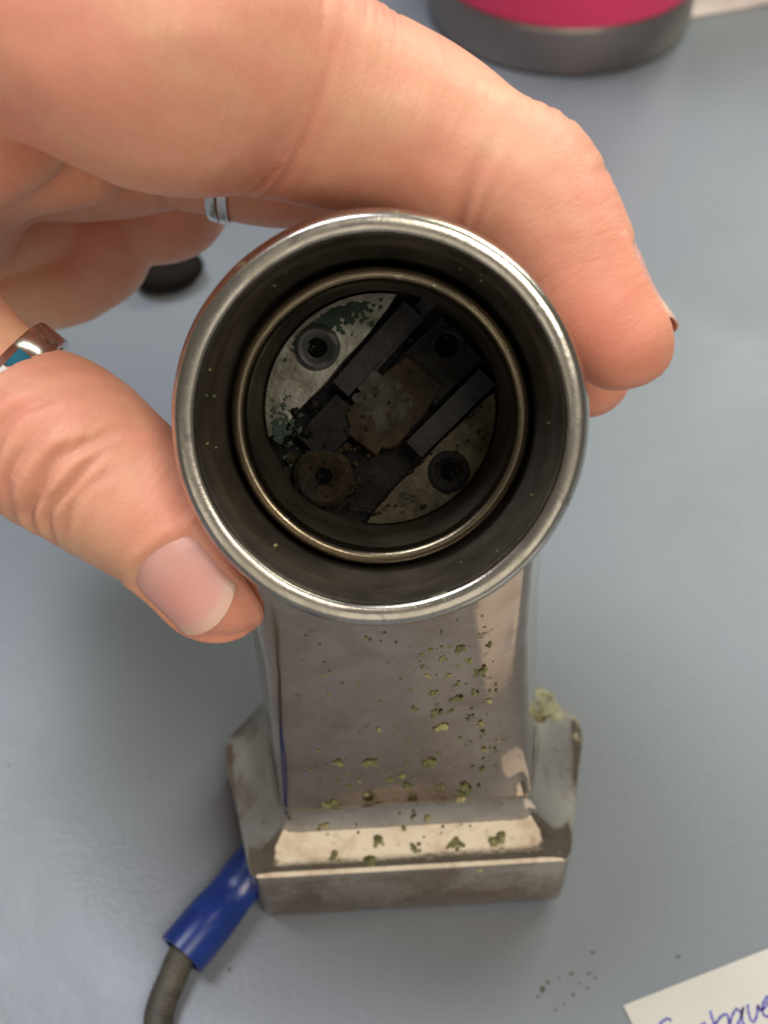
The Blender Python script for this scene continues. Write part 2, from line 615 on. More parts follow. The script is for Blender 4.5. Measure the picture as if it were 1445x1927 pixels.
ul = slab('steel_plate', segment_poly((-16.0, -4.0), (2.4, 16.3), 17.2, jag=.25, notch=.5), FL - 2.2, FL, M_FLOORP, floor_o)
lr = slab('yellowed_plate', segment_poly((16.8, 2.8), (-2.2, -16.4), 17.2, jag=.25, notch=.4), FL - 1.2, FL, M_FLOORG, floor_o)
lr['label'] = 'yellow-brown stained plate'


def obox(c, L, W, ang):
    ca, sa = math.cos(R(ang)), math.sin(R(ang))
    return [(c[0] + x * ca - y * sa, c[1] + x * sa + y * ca) for x, y in
            ((-L / 2, -W / 2), (L / 2, -W / 2), (L / 2, W / 2), (-L / 2, W / 2))]


slab('contact_bar', obox((-.6, 9.0), 16, 3.2, 48), FL - 4.2, FL, M_BLACKBAR, floor_o)
slab('contact_bar', obox((3.2, 11.6), 17, 2.2, 48), FL - 2.6, FL, M_BLACKBAR, floor_o)
slab('contact_bar', obox((10.2, -.3), 15.5, 3.3, 45), FL - 4.0, FL, M_BLACKBAR, floor_o)
slab('insulator_block', obox((-7.4, -2.6), 9, 6, 46), FL - 2.0, FL, M_DARK, floor_o)
slab('insulator_block', obox((8.5, 7.2), 10, 9, 44), FL - 1.6, FL, M_DARK, floor_o)
# copper centre contact with two notches
cp = [(-5.2, -.3), (-4.6, -2.2), (-4.9, -3.4), (-.5, -6.9), (.1, -5.5), (1.4, -5.7), (2.7, -5.0), (6.8, -.2), (9.0, 3.8), (3.8, 8.0), (-.4, 4.8)]
cc = slab('centre_contact', cp, FL - 2.8, FL, M_COPPER, floor_o)
mb = MB()
for k in range(70):
    a_ = random.uniform(0, 6.28); q_ = math.sqrt(random.random())
    lump(mb, (4.2 * q_ * math.cos(a_), 3.4 * q_ * math.sin(a_), -.1 * (1 - q_)), random.uniform(.4, .9), 40 + k, (1, 1, .04))
basis = np.array([TX * math.cos(R(130)) + TY * math.sin(R(130)), TX * -math.sin(R(130)) + TY * math.cos(R(130)), TA])
mb.v = [tuple(np.array(v) @ basis + tube_pt(.3, 1.2, FL - 2.9)) for v in mb.v]
mb.build('solder_patch', M_SOLDER, cc, True, 60)


def eyelet(name, u, v, a, r, hole, h, mat, parent):
    C = tube_pt(u, v, a)
    pr = [(0.2, r), (-h * .6, r * .97), (-h, r * .8), (-h * .8, r * .66), (-h * .45, hole * 1.25), (-h * .2, hole), (2.0, hole * .95), (2.05, .02)]
    V, F = lathe(pr, C, TA, TX, TY, 40, wob=.06)
    o = mesh(name, V, F, mat, parent, True, 45)
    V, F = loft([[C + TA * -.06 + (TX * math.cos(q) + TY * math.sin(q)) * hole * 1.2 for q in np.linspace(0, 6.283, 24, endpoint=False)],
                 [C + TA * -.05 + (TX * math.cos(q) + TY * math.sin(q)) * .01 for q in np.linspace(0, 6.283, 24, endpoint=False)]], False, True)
    mesh('hole_shade_disc', V, F, M_HOLESHADE, parent)  # black disc in place of the shaded depth of the hole
    return o


eyelet('eyelet', -9.3, 9.2, FL - 2.2, 3.4, 1.5, .75, M_EYE, floor_o)
eyelet('eyelet', 10.2, -9.2, FL - 1.2, 3.2, 1.3, .7, M_DARK, floor_o)
eyelet('eyelet', 9.8, 9.6, FL - 1.6, 2.8, 1.7, .5, M_DARK, floor_o)
e4 = eyelet('eyelet', -8.6, -10.0, FL - .8, 4.6, 1.2, 1.5, M_RUST, floor_o)
e4['label'] = 'rust-crusted eyelet mound'
mb = MB()
for k in range(46):
    a = random.uniform(0, 6.28); q = random.uniform(3.2, 6.0)
    lump(mb, tube_pt(-8.6 + q * math.cos(a), -10 + q * math.sin(a), FL - .3), random.uniform(.3, .8), k)
for k in range(420):
    a = random.uniform(0, 6.28); q = 16.0 * math.sqrt(random.random())
    u, v = q * math.cos(a), q * math.sin(a)
    if v > u + 6: continue
    lump(mb, tube_pt(u, v, FL - random.choice((.9, 1.7, 2.1, 2.9))), random.uniform(.08, .34), 100 + k)
tag(mb.build('rust_debris', M_RUST, floor_o, True, 40), kind='stuff')
mb = MB()
for k in range(420):
    a = R(random.gauss(118, 11) if k < 320 else random.gauss(190, 7)); q = 16.2 - abs(random.gauss(0, 1.5))
    lump(mb, tube_pt(q * math.cos(a), q * math.sin(a), FL - 2.2), random.uniform(.12, .42), 300 + k, (1, 1, .25), np.array([TX, TY, TA]))
tag(mb.build('green_deposit', M_VERD, floor_o, True, 60), kind='stuff')
mb = MB()
for u, v, r in ((-12.6, -.2, .7), (-11.0, -3.2, .8), (-12.9, -3.6, .6), (-14.2, -5.2, .55), (-9.6, .9, .9)):
    lump(mb, tube_pt(u, v, FL - 2.2), r, int(u * 10) + 999)
tag(mb.build('tar_drops', M_DARK, floor_o), kind='stuff')
# dust grains on the barrel lining
mb = MB()
for k in range(16):
    a = random.uniform(0, 6.28); dd = random.uniform(2.5, 11)
    rr_ = 21.62 - dd * .03
    lump(mb, tube_pt(rr_ * math.cos(a), rr_ * math.sin(a), dd), random.uniform(.08, .30), 500 + k)
tag(mb.build('dust_grains', M_CRUMB, barrel), kind='stuff')


# corrosion crumbs on the pedestal front and on the flare
def front_pt(fx, z):
    """point on the front of pedestal/flare: fx -1..1 across, z height"""
    if z >= 33:
        t = min(1, (z - 33) / 70)
        return np.array((fx * .88 * (22.3 + (17.6 - 22.3) * t), -15.0 + min(1, (z - 33) / 6) * (.0125 if fx > 0 else .0035) * max(0.0, abs(fx) * 17 - 2.0) ** 2, z)), np.array((0, -1.0, 0))
    if z <= 21.6:
        return np.array((fx * 28, -23.2, z)), np.array((0, -1.0, 0))
    t = ((z - 21.6) / 11.4) ** (1 / 1.12)
    s = flare(t)
    y = (-22.2) * (1 - s) - 15 * s
    return np.array((fx * (27.7 * (1 - s) + 22.3 * s), y, z)), np.array((0, -.826, .563))


big = [(.62, 80, 1.0), (.40, 82, .9), (.25, 78, .8), (.50, 74, .8), (.66, 70, .9), (.2, 81, .6), (.8, 83, .8), (.1, 74, .6), (.45, 66, .8), (.78, 66, .7), (.72, 76, 1.5), (.48, 70, 1.1), (.30, 73, 1.0), (.30, 66, 1.2), (.36, 61, 1.7), (.60, 62, .8), (.70, 59, 1.0), (.12, 68, .7),
       (.42, 77, .8), (.55, 84, 1.2), (.30, 85, .7), (-.2, 62, .8), (-.28, 50, 1.6), (-.58, 50, 1.2), (.22, 48, 1.8), (-.02, 44, 1.0),
       (.02, 40, 1.2), (-.5, 40.5, .9), (-.35, 37, .9), (.32, 38.5, 1.0), (.55, 36, 2.0), (.50, 33, 1.2), (-.68, 34, 1.5), (-.12, 43, 1.1),
       (.72, 42, .9), (.74, 49, .7), (-.65, 28, 1.0), (-.5, 22.5, 1.7), (-.22, 25, 1.6), (-.26, 22, 1.9), (.03, 23.5, 1.6), (.16, 28, 1.1),
       (.34, 24, 2.0), (.62, 23.5, 2.0), (.05, 29, .7), (-.03, 26.5, .7), (.2, 23, .6), (-.12, 22, .8), (-.45, 18.6, 1.0), (.45, 20, .9)]
for i, (fx, z, r) in enumerate(big):
    r *= .88
    p, n = front_pt(fx, z)
    mb = MB()
    r2 = np.random.default_rng(i + 50)
    for k in range(9 if r > 1 else 5):
        off = np.array((r2.normal(0, r * .42), 0, r2.normal(0, r * .42)))
        off[1] = -off[2] * n[2] / n[1] if z < 33 else 0
        lump(mb, p + off + n * r * .06, r * (.18 + .28 * r2.random()), i * 10 + k, (1, .8, 1))
    mb.build('corrosion_crumb', M_CRUMBY if r2.random() < (.25 if z > 33 else .7) else M_CRUMB, stem if z > 33 else base_o, False)
mb = MB()
for k in range(230):
    z = 20 + 72 * random.random(); fx = random.uniform(-.85, .9)
    if z > 55 and fx < .1 and random.random() < .6: continue
    p, n = front_pt(fx, z)
    lump(mb, p, random.uniform(.1, .34), 700 + k, (1, .5, 1))
tag(mb.build('corrosion_dust', M_CRUMB, stem, False), kind='stuff')
# crust along the rear right corner of the foot
mb = MB()
for k in range(60):
    t = random.random()
    x = 35.8 * (1 - t) + 24 * t; y = 9 + 14.5 * t
    q = random.random()
    lump(mb, (x - q * 6, y - q * 4, 13.4 + q * 10.0), random.uniform(.3, 1.1), 1200 + k, (1.3, 1, .15))
tag(mb.build('corrosion_crust', m_plain('pale_crust', (.40, .39, .25), .85, 0, .5, 420, .8, .4, col2=(.14, .14, .085)), base_o, True, 40), kind='stuff')


# ------------------------------------------------------------------ hand
CAMP = np.array((0, 0, HCAM))
FWD = np.array((0, math.cos(R(PITCH)), -math.sin(R(PITCH))))
UPV = np.array((0, math.sin(R(PITCH)), math.cos(R(PITCH))))
FPX = 963.5 / math.tan(R(25))


def at(px, py, d):
    """place a joint from where it is seen and how far away it is"""
    return CAMP + d * (FWD + (px - 722.5) / FPX * np.array((1, 0, 0)) - (py - 963.5) / FPX * UPV)


def chain(pts):
    """(px, py, depth, radius px) -> dense centre line and radii"""
    C = [at(x, y, d) for x, y, d, r in pts]
    Rr = [r * d / FPX for x, y, d, r in pts]
    return np.array(C), np.array(Rr)


def densify(C, Rr, step=.9):
    P4 = np.hstack([C, Rr[:, None]])
    D = catmull(P4, 40)
    L = np.concatenate([[0], np.cumsum(np.linalg.norm(np.diff(D[:, :3], axis=0), axis=1))])
    n = max(3, int(L[-1] / step))
    t = np.linspace(0, L[-1], n)
    return np.stack([np.interp(t, L, D[:, k]) for k in range(4)], 1), t


CH = {
    'index': [(-150, 40, 132, 215), (60, 40, 126, 215), (300, 82, 128, 272), (460, 125, 134, 232), (620, 190, 139, 196), (720, 222, 141, 178),
              (810, 262, 142, 163), (890, 305, 142, 150), (985, 358, 142, 146), (1046, 436, 142, 133), (1088, 512, 142, 119), (1128, 588, 142, 110), (1166, 636, 142, 102)],
    'thumb': [(-420, 560, 170, 200), (-230, 600, 163, 190), (-60, 728, 156, 160), (30, 788, 152, 152), (115, 838, 150, 166), (190, 890, 150, 157), (280, 958, 150, 142), (350, 1032, 150, 125), (408, 1098, 150, 112)],
    'middle': [(-150, 80, 160, 150), (150, 110, 158, 150), (330, 160, 160, 140), (520, 230, 165, 125), (700, 270, 169, 112), (880, 340, 171, 100), (1010, 450, 169, 95), (1082, 570, 168, 92), (1100, 698, 167, 90)],
    'ring': [(-150, 260, 190, 125), (150, 300, 186, 115), (330, 300, 182, 98), (520, 322, 182, 104), (700, 330, 184, 98), (850, 410, 186, 88), (970, 510, 187, 80)],
    'pinky': [(-150, 420, 208, 125), (100, 410, 208, 110), (250, 405, 205, 96), (335, 402, 200, 84), (345, 350, 195, 78), (250, 300, 195, 78)],
    'heel': [(-150, 530, 216, 110), (0, 530, 216, 102), (110, 520, 213, 95), (190, 490, 208, 84), (215, 440, 203, 76)],
    'palm': [(-700, 250, 200, 330), (-420, 300, 190, 330), (-220, 350, 185, 250), (-90, 260, 165, 170), (0, 215, 150, 140)],
    'pad': [(-200, 330, 170, 150), (-20, 320, 170, 105), (110, 310, 166, 86), (170, 318, 166, 68)],
}
FIN = {k: densify(*chain(v)) for k, v in CH.items()}
allp = np.vstack([f[0] for f in FIN.values()])
STEP = .55
lo = allp[:, :3].min(0); hi = allp[:, :3].max(0)
mr = 12
lo = lo - mr; hi = hi + mr
# the forearm end outside the picture is cut short
lo[0] = max(lo[0], -92.0)
dims = np.ceil((hi - lo) / STEP).astype(int) + 1
gx, gy, gz = [lo[i] + STEP * np.arange(dims[i]) for i in range(3)]


def field(chain_pts, margin=7.0):
    f = np.full(dims, 12.0, np.float32)
    for c in chain_pts:
        r = c[3] + margin
        i0 = np.maximum(0, np.floor((c[:3] - r - lo) / STEP).astype(int)); i1 = np.minimum(dims, np.ceil((c[:3] + r - lo) / STEP).astype(int) + 1)
        if np.any(i1 <= i0): continue
        sl = tuple(slice(a, b) for a, b in zip(i0, i1))
        dx = (gx[sl[0]] - c[0])[:, None, None] ** 2 + (gy[sl[1]] - c[1])[None, :, None] ** 2 + (gz[sl[2]] - c[2])[None, None, :] ** 2
        np.minimum(f[sl], (np.sqrt(dx) - c[3]).astype(np.float32), out=f[sl])
    return f


def smin(a, b, k):
    h = np.clip(.5 + .5 * (b - a) / k, 0, 1)
    return b * (1 - h) + a * h - k * h * (1 - h)


F_palm = smin(field(FIN['palm'][0][::2]), field(FIN['pad'][0]), 2.5)
total = F_palm.copy()
for k, kk in (('index', 2.2), ('thumb', 5.0), ('middle', 4.0), ('ring', 4.0), ('pinky', 4.0), ('heel', 4.0)):
    total = np.minimum(total, smin(field(FIN[k][0]), F_palm, kk))


def surface_nets(f):
    s = f < 0
    nx, ny, nz = f.shape
    c = np.zeros((nx - 1, ny - 1, nz - 1), np.int8)
    for a in (0, 1):
        for b in (0, 1):
            for d in (0, 1):
                c += s[a:nx - 1 + a, b:ny - 1 + b, d:nz - 1 + d]
    cells = np.argwhere((c > 0) & (c < 8))
    idx = -np.ones(c.shape, np.int64)
    idx[tuple(cells.T)] = np.arange(len(cells))
    acc = np.zeros((len(cells), 3)); cnt = np.zeros(len(cells))
    corners = [(a, b, d) for a in (0, 1) for b in (0, 1) for d in (0, 1)]
    val = {k: f[cells[:, 0] + k[0], cells[:, 1] + k[1], cells[:, 2] + k[2]] for k in corners}
    for p in corners:
        for ax in range(3):
            if p[ax]: continue
            q = list(p); q[ax] = 1; q = tuple(q)
            va, vb = val[p], val[q]
            m = (va < 0) != (vb < 0)
            t = np.where(m, va / np.where(m, va - vb, 1), 0)
            pos = np.zeros((len(cells), 3)) + np.array(p, float)
            pos[:, ax] = t
            acc[m] += pos[m]; cnt[m] += 1
    V = (cells + acc / cnt[:, None]) * STEP + lo
    quads = []
    for ax in range(3):
        u, v = [(1, 2), (2, 0), (0, 1)][ax]
        sa = [slice(None)] * 3; sb = [slice(None)] * 3
        sa[ax] = slice(0, -1); sb[ax] = slice(1, None)
        m = s[tuple(sa)] != s[tuple(sb)]
        e = np.argwhere(m)
        ok = (e[:, u] > 0) & (e[:, v] > 0) & (e[:, u] < f.shape[u] - 1) & (e[:, v] < f.shape[v] - 1)
        e = e[ok]
        flip = s[tuple(sa)][tuple(e.T)]
        def cell(du, dv):
            g = e.copy(); g[:, u] += du; g[:, v] += dv
            return idx[tuple(g.T)]
        q = np.stack([cell(-1, -1), cell(0, -1), cell(0, 0), cell(-1, 0)], 1)
        q[~flip] = q[~flip][:, ::-1]
        quads.append(q)
    return V, np.vstack(quads)


HV, HF = surface_nets(total)
HF = HF[(HF >= 0).all(1)]


def smooth_mesh(V, F, it, lam=.5):
    for _ in range(it):
        s = np.zeros_like(V); n = np.zeros(len(V))
        for a in range(4):
            for b in ((a + 1) % 4, (a - 1) % 4):
                np.add.at(s, F[:, a], V[F[:, b]]); np.add.at(n, F[:, a], 1)
        V = V + lam * (s / np.maximum(n, 1)[:, None] - V)
    return V


HV = smooth_mesh(HV, HF, 7)


def normals(V, F):
    n = np.cross(V[F[:, 2]] - V[F[:, 0]], V[F[:, 3]] - V[F[:, 1]])
    N_ = np.zeros_like(V)
    for a in range(4): np.add.at(N_, F[:, a], n)
    return N_ / np.maximum(np.linalg.norm(N_, axis=1), 1e-9)[:, None]


def finger_coords(V, key, ref):
    """arc length s, angle phi about the centre line (0 = towards ref), distance to the surface of the chain"""
    P4, t = FIN[key]
    C = P4[:, :3]
    best = np.full(len(V), 1e9); bi = np.zeros(len(V), int)
    for i0 in range(0, len(V), 20000):
        v = V[i0:i0 + 20000]
        d = np.linalg.norm(v[:, None, :] - C[None], axis=2) - P4[None, :, 3]
        bi[i0:i0 + 20000] = d.argmin(1); best[i0:i0 + 20000] = d.min(1)
    T = np.gradient(C, axis=0); T /= np.linalg.norm(T, axis=1)[:, None]
    ref = np.asarray(ref, float)
    Rf = ref - (T @ ref)[:, None] * T; Rf /= np.linalg.norm(Rf, axis=1)[:, None]
    Sd = np.cross(T, Rf)
    w = V - C[bi]
    s = t[bi] + (w * T[bi]).sum(1)
    phi = np.arctan2((w * Sd[bi]).sum(1), (w * Rf[bi]).sum(1))
    return s, phi, best


def s_of(key, k):
    """arc length of the k-th control joint"""
    C, _ = chain(CH[key])
    P4, t = FIN[key]
    return t[np.linalg.norm(P4[:, :3] - C[k], axis=1).argmin()]


HN = normals(HV, HF)
disp = np.zeros(len(HV)); red = np.zeros(len(HV)); crease = np.zeros(len(HV))
G = lambda x, w: np.exp(-(x / w) ** 2)
TOCAM = -FWD
# thumb: back of the thumb faces the camera; folds over the bent joint
THUMB_REF = TOCAM * .95 + np.array((-.18, 0, 0)) - UPV * .30
s, phi, db = finger_coords(HV, 'thumb', THUMB_REF)
on = np.clip(1 - db / 1.5, 0, 1) * (db < 1.5)
sj = s_of('thumb', 4) + 2.5
for off, amp, w, bend, pw in ((-5.2, .80, .95, 2.0, 1.0), (-2.2, .45, .8, 2.6, .7), (0.6, .95, .9, 2.9, .95), (3.2, .65, .8, 3.1, .8), (5.6, .32, .7, 3.3, .6), (-8.5, .30, .9, 1.4, .9)):
    x = s - (sj + off + bend * (phi - .1) ** 2 + .35 * np.sin(phi * 7 + off))
    win = G(phi - .1, pw) * on
    amp *= 1.25
    disp -= amp * G(x, w) * win
    disp += amp * .45 * (G(x - 1.3, .9) + G(x + 1.3, .9)) * win
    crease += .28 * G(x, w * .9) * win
fine = np.sin(s * 5.2 + 2.0 * np.sin(phi * 3) + phi * 2)
disp += .05 * fine * on * G(s - sj, 14)
red += on * .35 * np.clip((s - s_of('thumb', 6)) / 10, 0, 1)
# proximal nail fold of the thumb
NAIL_S0 = s_of('thumb', 6) + 5.4
x = s - NAIL_S0 - 2.2 * phi ** 2
disp += .28 * G(x + 1.0, .8) * G(phi, .75) * on
def nail_bed(s, phi, on, s0, half):
    ins = 1 / (1 + np.exp(-(s - s0 - 1.9 * (phi / half) ** 2) / .18)) / (1 + np.exp((np.abs(phi) - half) / .03))
    fold = G(np.abs(phi) - half * 1.14, .10) * (s > s0)
    return (-.42 * ins + .35 * fold) * on
disp += nail_bed(s, phi, on, NAIL_S0, .72)
# index: creases on the palm side, knuckle wrinkles on the back
IREF = -UPV * .8 + TOCAM * .4
s, phi, db = finger_coords(HV, 'index', IREF)
on = np.clip(1 - db / 1.5, 0, 1) * (db < 1.5)
for sc_, off, amp, w, pw in ((s_of('index', 3), 2.8, .75, .9, 1.25), (s_of('index', 3), 5.4, .25, .7, .9), (s_of('index', 7), 1.6, .70, .85, .95), (s_of('index', 7), 4.0, .18, .7, .7)):
    x = s - sc_ - off - .5 * np.sin(phi * 2)
    win = G(phi, pw) * on
    disp -= amp * G(x, w) * win
    disp += amp * .3 * (G(x - 1.6, 1.2) + G(x + 1.6, 1.2)) * win
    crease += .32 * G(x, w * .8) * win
dorsal = G(np.abs(phi) - 2.7, 1.0) * on
for sc_ in (s_of('index', 4), s_of('index', 8)):
    for o in np.arange(-5, 6, 1.5) + rng.normal(0, .35, 8):
        x = s - sc_ - o - .4 * np.sin(phi * 5 + o)
        disp -= rng.uniform(.05, .5) * G(x, rng.uniform(.35, .6)) * dorsal
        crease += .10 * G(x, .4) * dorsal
    disp += .35 * G(s - sc_, 3.5) * dorsal
red += on * .55 * np.clip((s - s_of('index', 9)) / 12, 0, 1) * G(np.abs(phi) - .6, 1.3)
red += on * .22 * G(s - s_of('index', 3) - 3, 6) * G(phi, 1.2) + on * .2 * G(s - s_of('index', 6), 8) * G(phi, .9)
INAIL_REF = UPV * .75 + np.array((.9, 0, 0)) - TOCAM * .10
s, phi, db = finger_coords(HV, 'index', INAIL_REF)
on = np.clip(1 - db / 1.5, 0, 1) * (db < 1.5)
INAIL_S0 = s_of('index', 10) - 1.0
disp += nail_bed(s, phi, on, INAIL_S0, .80)
for key in ('middle', 'ring', 'pinky'):
    s, phi, db = finger_coords(HV, key, -UPV)
    on = np.clip(1 - db / 1.5, 0, 1) * (db < 1.5)
    red += on * .5 * np.clip((s - s[db < 1].max() + 22) / 18, 0, 1)
    n_c = len(CH[key])
    for kk in (2, 4):
        disp -= .5 * G(s - s_of(key, kk), .8) * on * G(phi, 1.3)
# broad unevenness of real flesh
nz_ = np.array([noise.noise(Vector(v) * .09) for v in HV]) * .45 + np.array([noise.noise(Vector(v) * .25 + Vector((5, 0, 0))) for v in HV]) * .12
disp += nz_
HV = HV + HN * disp[:, None]
HV = smooth_mesh(HV, HF, 2, .3)

me = bpy.data.meshes.new('hand')
me.vertices.add(len(HV)); me.vertices.foreach_set('co', (HV * U).ravel())
me.loops.add(len(HF) * 4); me.loops.foreach_set('vertex_index', HF.ravel().astype(np.int32))
me.polygons.add(len(HF)); me.polygons.foreach_set('loop_start', np.arange(0, len(HF) * 4, 4, dtype=np.int32))
me.update(); me.validate()
me.polygons.foreach_set('use_smooth', [True] * len(me.polygons))
col = me.color_attributes.new('tint', 'FLOAT_COLOR', 'POINT')
cd = np.ones((len(HV), 4), np.float32)
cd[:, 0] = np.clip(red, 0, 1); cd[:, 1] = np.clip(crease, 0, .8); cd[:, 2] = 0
col.data.foreach_set('color', cd.ravel())
fc = me.color_attributes.new('lines', 'FLOAT_COLOR', 'POINT')
fd = np.zeros((len(HV), 4), np.float32); near = np.full(len(HV), 1e9)
for key, ref in (('index', IREF), ('thumb', THUMB_REF), ('middle', -UPV), ('ring', -UPV), ('pinky', -UPV)):
    s, phi, db = finger_coords(HV, key, ref)
    m_ = db < near
    near[m_] = db[m_]
    fd[m_, 0] = s[m_]; fd[m_, 1] = phi[m_] * 10
fd[:, 3] = 1
fc.data.foreach_set('color', fd.ravel())
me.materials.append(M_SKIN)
hand = bpy.data.objects.new('hand', me)
link(hand)
tag(hand, 'left hand gripping the chrome barrel between bent index finger and wrinkled thumb', 'hand')


from mathutils.bvhtree import BVHTree
BVH = BVHTree.FromPolygons([tuple(v) for v in HV], [tuple(int(i) for i in f) for f in HF])


def nail(key, ref, s0, s1, half, lift, parent, tip_white=.2, over=1.0):
    """curved nail plate following a finger; s0 root, s1 free edge, half angle"""
    P4, t = FIN[key]
    C = P4[:, :3]
    T = np.gradient(C, axis=0); T /= np.linalg.norm(T, axis=1)[:, None]
    ref = np.asarray(ref, float)
    Tend = T[-1]
    NS, NP = 26, 25
    Vt, Vb, tint = [], [], []
    RR = np.zeros((NS, NP)); FR = {}
    for i in range(NS):
        f = i / (NS - 1)
        for j in range(NP):
            g = -1 + 2 * j / (NP - 1)
            sS = s0 + 1.9 * g * g
            sE = s1 - 2.2 * g * g
            ss = sS + (sE - sS) * f
            sc = min(ss, t[-1])
            c = np.array([np.interp(sc, t, C[:, q]) for q in range(3)]); r = np.interp(sc, t, P4[:, 3])
            Tn = np.array([np.interp(sc, t, T[:, q]) for q in range(3)]); Tn /= np.linalg.norm(Tn)
            Rf = ref - Tn.dot(ref) * Tn; Rf /= np.linalg.norm(Rf)
            Sd = np.cross(Tn, Rf)
            an = g * half
            dr = Rf * math.cos(an) + Sd * math.sin(an)
            extra = max(0, ss - t[-1])
            hit = BVH.ray_cast(Vector(c + dr * (r + 6)), Vector(-dr), 14)
            RR[i, j] = np.linalg.norm(np.array(hit[0]) - c) if hit[0] is not None else r
            FR[i, j] = (c, Tn, dr, extra, Rf, f, g)
    for _ in range(6):
        Q = np.pad(RR, 1, mode='edge')
        RR = (Q[1:-1, 1:-1] * 2 + Q[:-2, 1:-1] + Q[2:, 1:-1] + Q[1:-1, :-2] + Q[1:-1, 2:]) / 6
    for i in range(NS):
        for j in range(NP):
            c, Tn, dr, extra, Rf, f, g = FR[i, j]
            p = c + Tn * extra + dr * (RR[i, j] + .30 - .32 * max(0, 1 - f * 6) - .25 * max(0, abs(g) * 8 - 7)) - Rf * (extra ** 2 * .03)
            Vt.append(p); Vb.append(p - Rf * .28)
            white = .55 / (1 + math.exp(-(f - (1 - tip_white - .04 * g * g)) / .018))
            tint.append((math.exp(-((f - .55) / .28) ** 2) * math.exp(-(g / .8) ** 2) * .45, white, 0, 1))
    F = []
    n = NS * NP
    for i in range(NS - 1):
        for j in range(NP - 1):
            a = i * NP + j
            F.append((a, a + 1, a + NP + 1, a + NP))
            F.append((n + a, n + a + NP, n + a + NP + 1, n + a + 1))
    edge = [j for j in range(NP)] + [i * NP + NP - 1 for i in range(1, NS)] + [(NS - 1) * NP + j for j in range(NP - 2, -1, -1)] + [i * NP for i in range(NS - 2, 0, -1)]
    for a, b in zip(edge, edge[1:] + edge[:1]):
        F.append((a, n + a, n + b, b))
    o = mesh('fingernail', Vt + Vb, F, M_NAIL, parent, True, 60)
    ca = o.data.color_attributes.new('tint', 'FLOAT_COLOR', 'POINT')
    ca.data.foreach_set('color', np.array(tint + tint, np.float32).ravel())
    return o


nail('thumb', THUMB_REF, NAIL_S0, FIN['thumb'][1][-1] + 4.4, .70, .12, hand, .13)
nail('index', INAIL_REF, INAIL_S0, FIN['index'][1][-1] + 3.9, .80, .2, hand, .22)


# ------------------------------------------------------------------ rings worn on the hand
def finger_ring(name, key, s_mid, width, thick, mat, axis=None, lift=.2):
    P4, t = FIN[key]
    C = P4[:, :3]
    T = np.gradient(C, axis=0); T /= np.linalg.norm(T, axis=1)[:, None]
    k = np.searchsorted(t, s_mid)
    A = T[k] if axis is None else np.asarray(axis); A = A / np.linalg.norm(A)
    X = np.cross(A, (0, 0, 1.0)); X /= np.linalg.norm(X); Y = np.cross(A, X)
    r = P4[k, 3] + lift
    w = width / 2
    prof = [(-w, r), (-w, r + thick * .8), (-w * .85, r + thick), (w * .85, r + thick), (w, r + thick * .8), (w, r), (w * .8, r - .2), (-w * .8, r - .2)]
    V, F = lathe(prof, C[k], A, X, Y, 96, closed=True)
    o = mesh(name, V, F, mat, None, True, 40)
    return o, C[k], A, r + thick


ring1, rc, ra, rr1 = finger_ring('thumb_ring', 'thumb', s_of('thumb', 3) - 5.0, 4.4, .8, M_SILVER, np.array((.78, 0, 0)) - UPV * .64 - TOCAM * .22, 1.2)
tag(ring1, 'silver band with blue inlay worn on the thumb', 'ring')
tc = at(4, 700, 139) - rc; tc = tc - tc.dot(ra) * ra; tc /= np.linalg.norm(tc)
sd = np.cross(ra, tc)
for k, (an, m_) in enumerate(((-.10, M_TURQ), (.16, M_PEARL), (.42, M_TURQ))):
    pts = []
    for dr in (.05, .22):
        ring_ = []
        for g, w in ((-.115, -1.15), (.115, -1.15), (.115, 1.15), (-.115, 1.15)):
            a_ = an + g - .16
            ring_.append(rc + (tc * math.cos(a_) + sd * math.sin(a_)) * (rr1 + dr) + ra * w)
        pts.append(ring_)
    V, F = loft(pts)
    mesh('inlay', V, F, m_, ring1, False)
ring2, _, _, _ = finger_ring('finger_ring', 'ring', s_of('ring', 2) + 7.2, 1.6, .4, M_SILVER)
tag(ring2, 'thin silver double band on the shaded finger behind the barrel', 'ring')
ring3, _, _, _ = finger_ring('band', 'ring', s_of('ring', 2) + 9.0, 1.5, .5, M_SILVER)
ring3.parent = ring2

# ------------------------------------------------------------------ wire and blue crimp connector
def tablept(px, py, z):
    d = at(px, py, 1.0) - CAMP
    t = (z - CAMP[2]) / d[2]
    return CAMP + d * t


pA = tablept(520, 1580, 5.6); pB = tablept(342, 1797, 5.4)
ts = np.linspace(0, 1, 40)
path = np.outer(1 - ts, pA) + np.outer(ts, pB)
rad = 4.9 - 1.0 * np.exp(-((ts - .48) / .17) ** 2) - .5 * np.exp(-((ts - .05) / .1) ** 2) + .15 * ts
flat = 1 - .16 * np.exp(-((ts - .48) / .2) ** 2)
rgs = tube_rings(path, rad, 40, flat)
# open end with wall thickness
cB = pB
inner = [[cB + (np.array(p) - cB) * .80 for p in rgs[-1]]]
inner.append([cB + (np.array(p) - cB) * .78 - (pB - pA) / np.linalg.norm(pB - pA) * 6 for p in rgs[-1]])
V, F = loft(rgs + inner, True, True)
conn = empty('crimp_connector', tuple(pB * (1, 1, 0)))
sleeve_o = mesh('sleeve', np.array(V) - pB * np.array((1, 1, 0)), F, M_BLUE, conn, True, 50)
tag(conn, 'blue insulated crimp connector beside the chrome foot', 'connector')
wp = [pB + (pA - pB) / np.linalg.norm(pA - pB) * 7, tablept(346, 1792, 4.2), tablept(325, 1840, 3.2), tablept(305, 1890, 2.7), tablept(298, 1935, 2.6), tablept(302, 2050, 2.6), tablept(340, 2250, 2.6)]
wpath = catmull(wp, 14)
wr = np.full(len(wpath), 2.75) + .06 * np.sin(np.arange(len(wpath)) * 1.7)
V, F = loft(tube_rings(wpath, wr, 24))
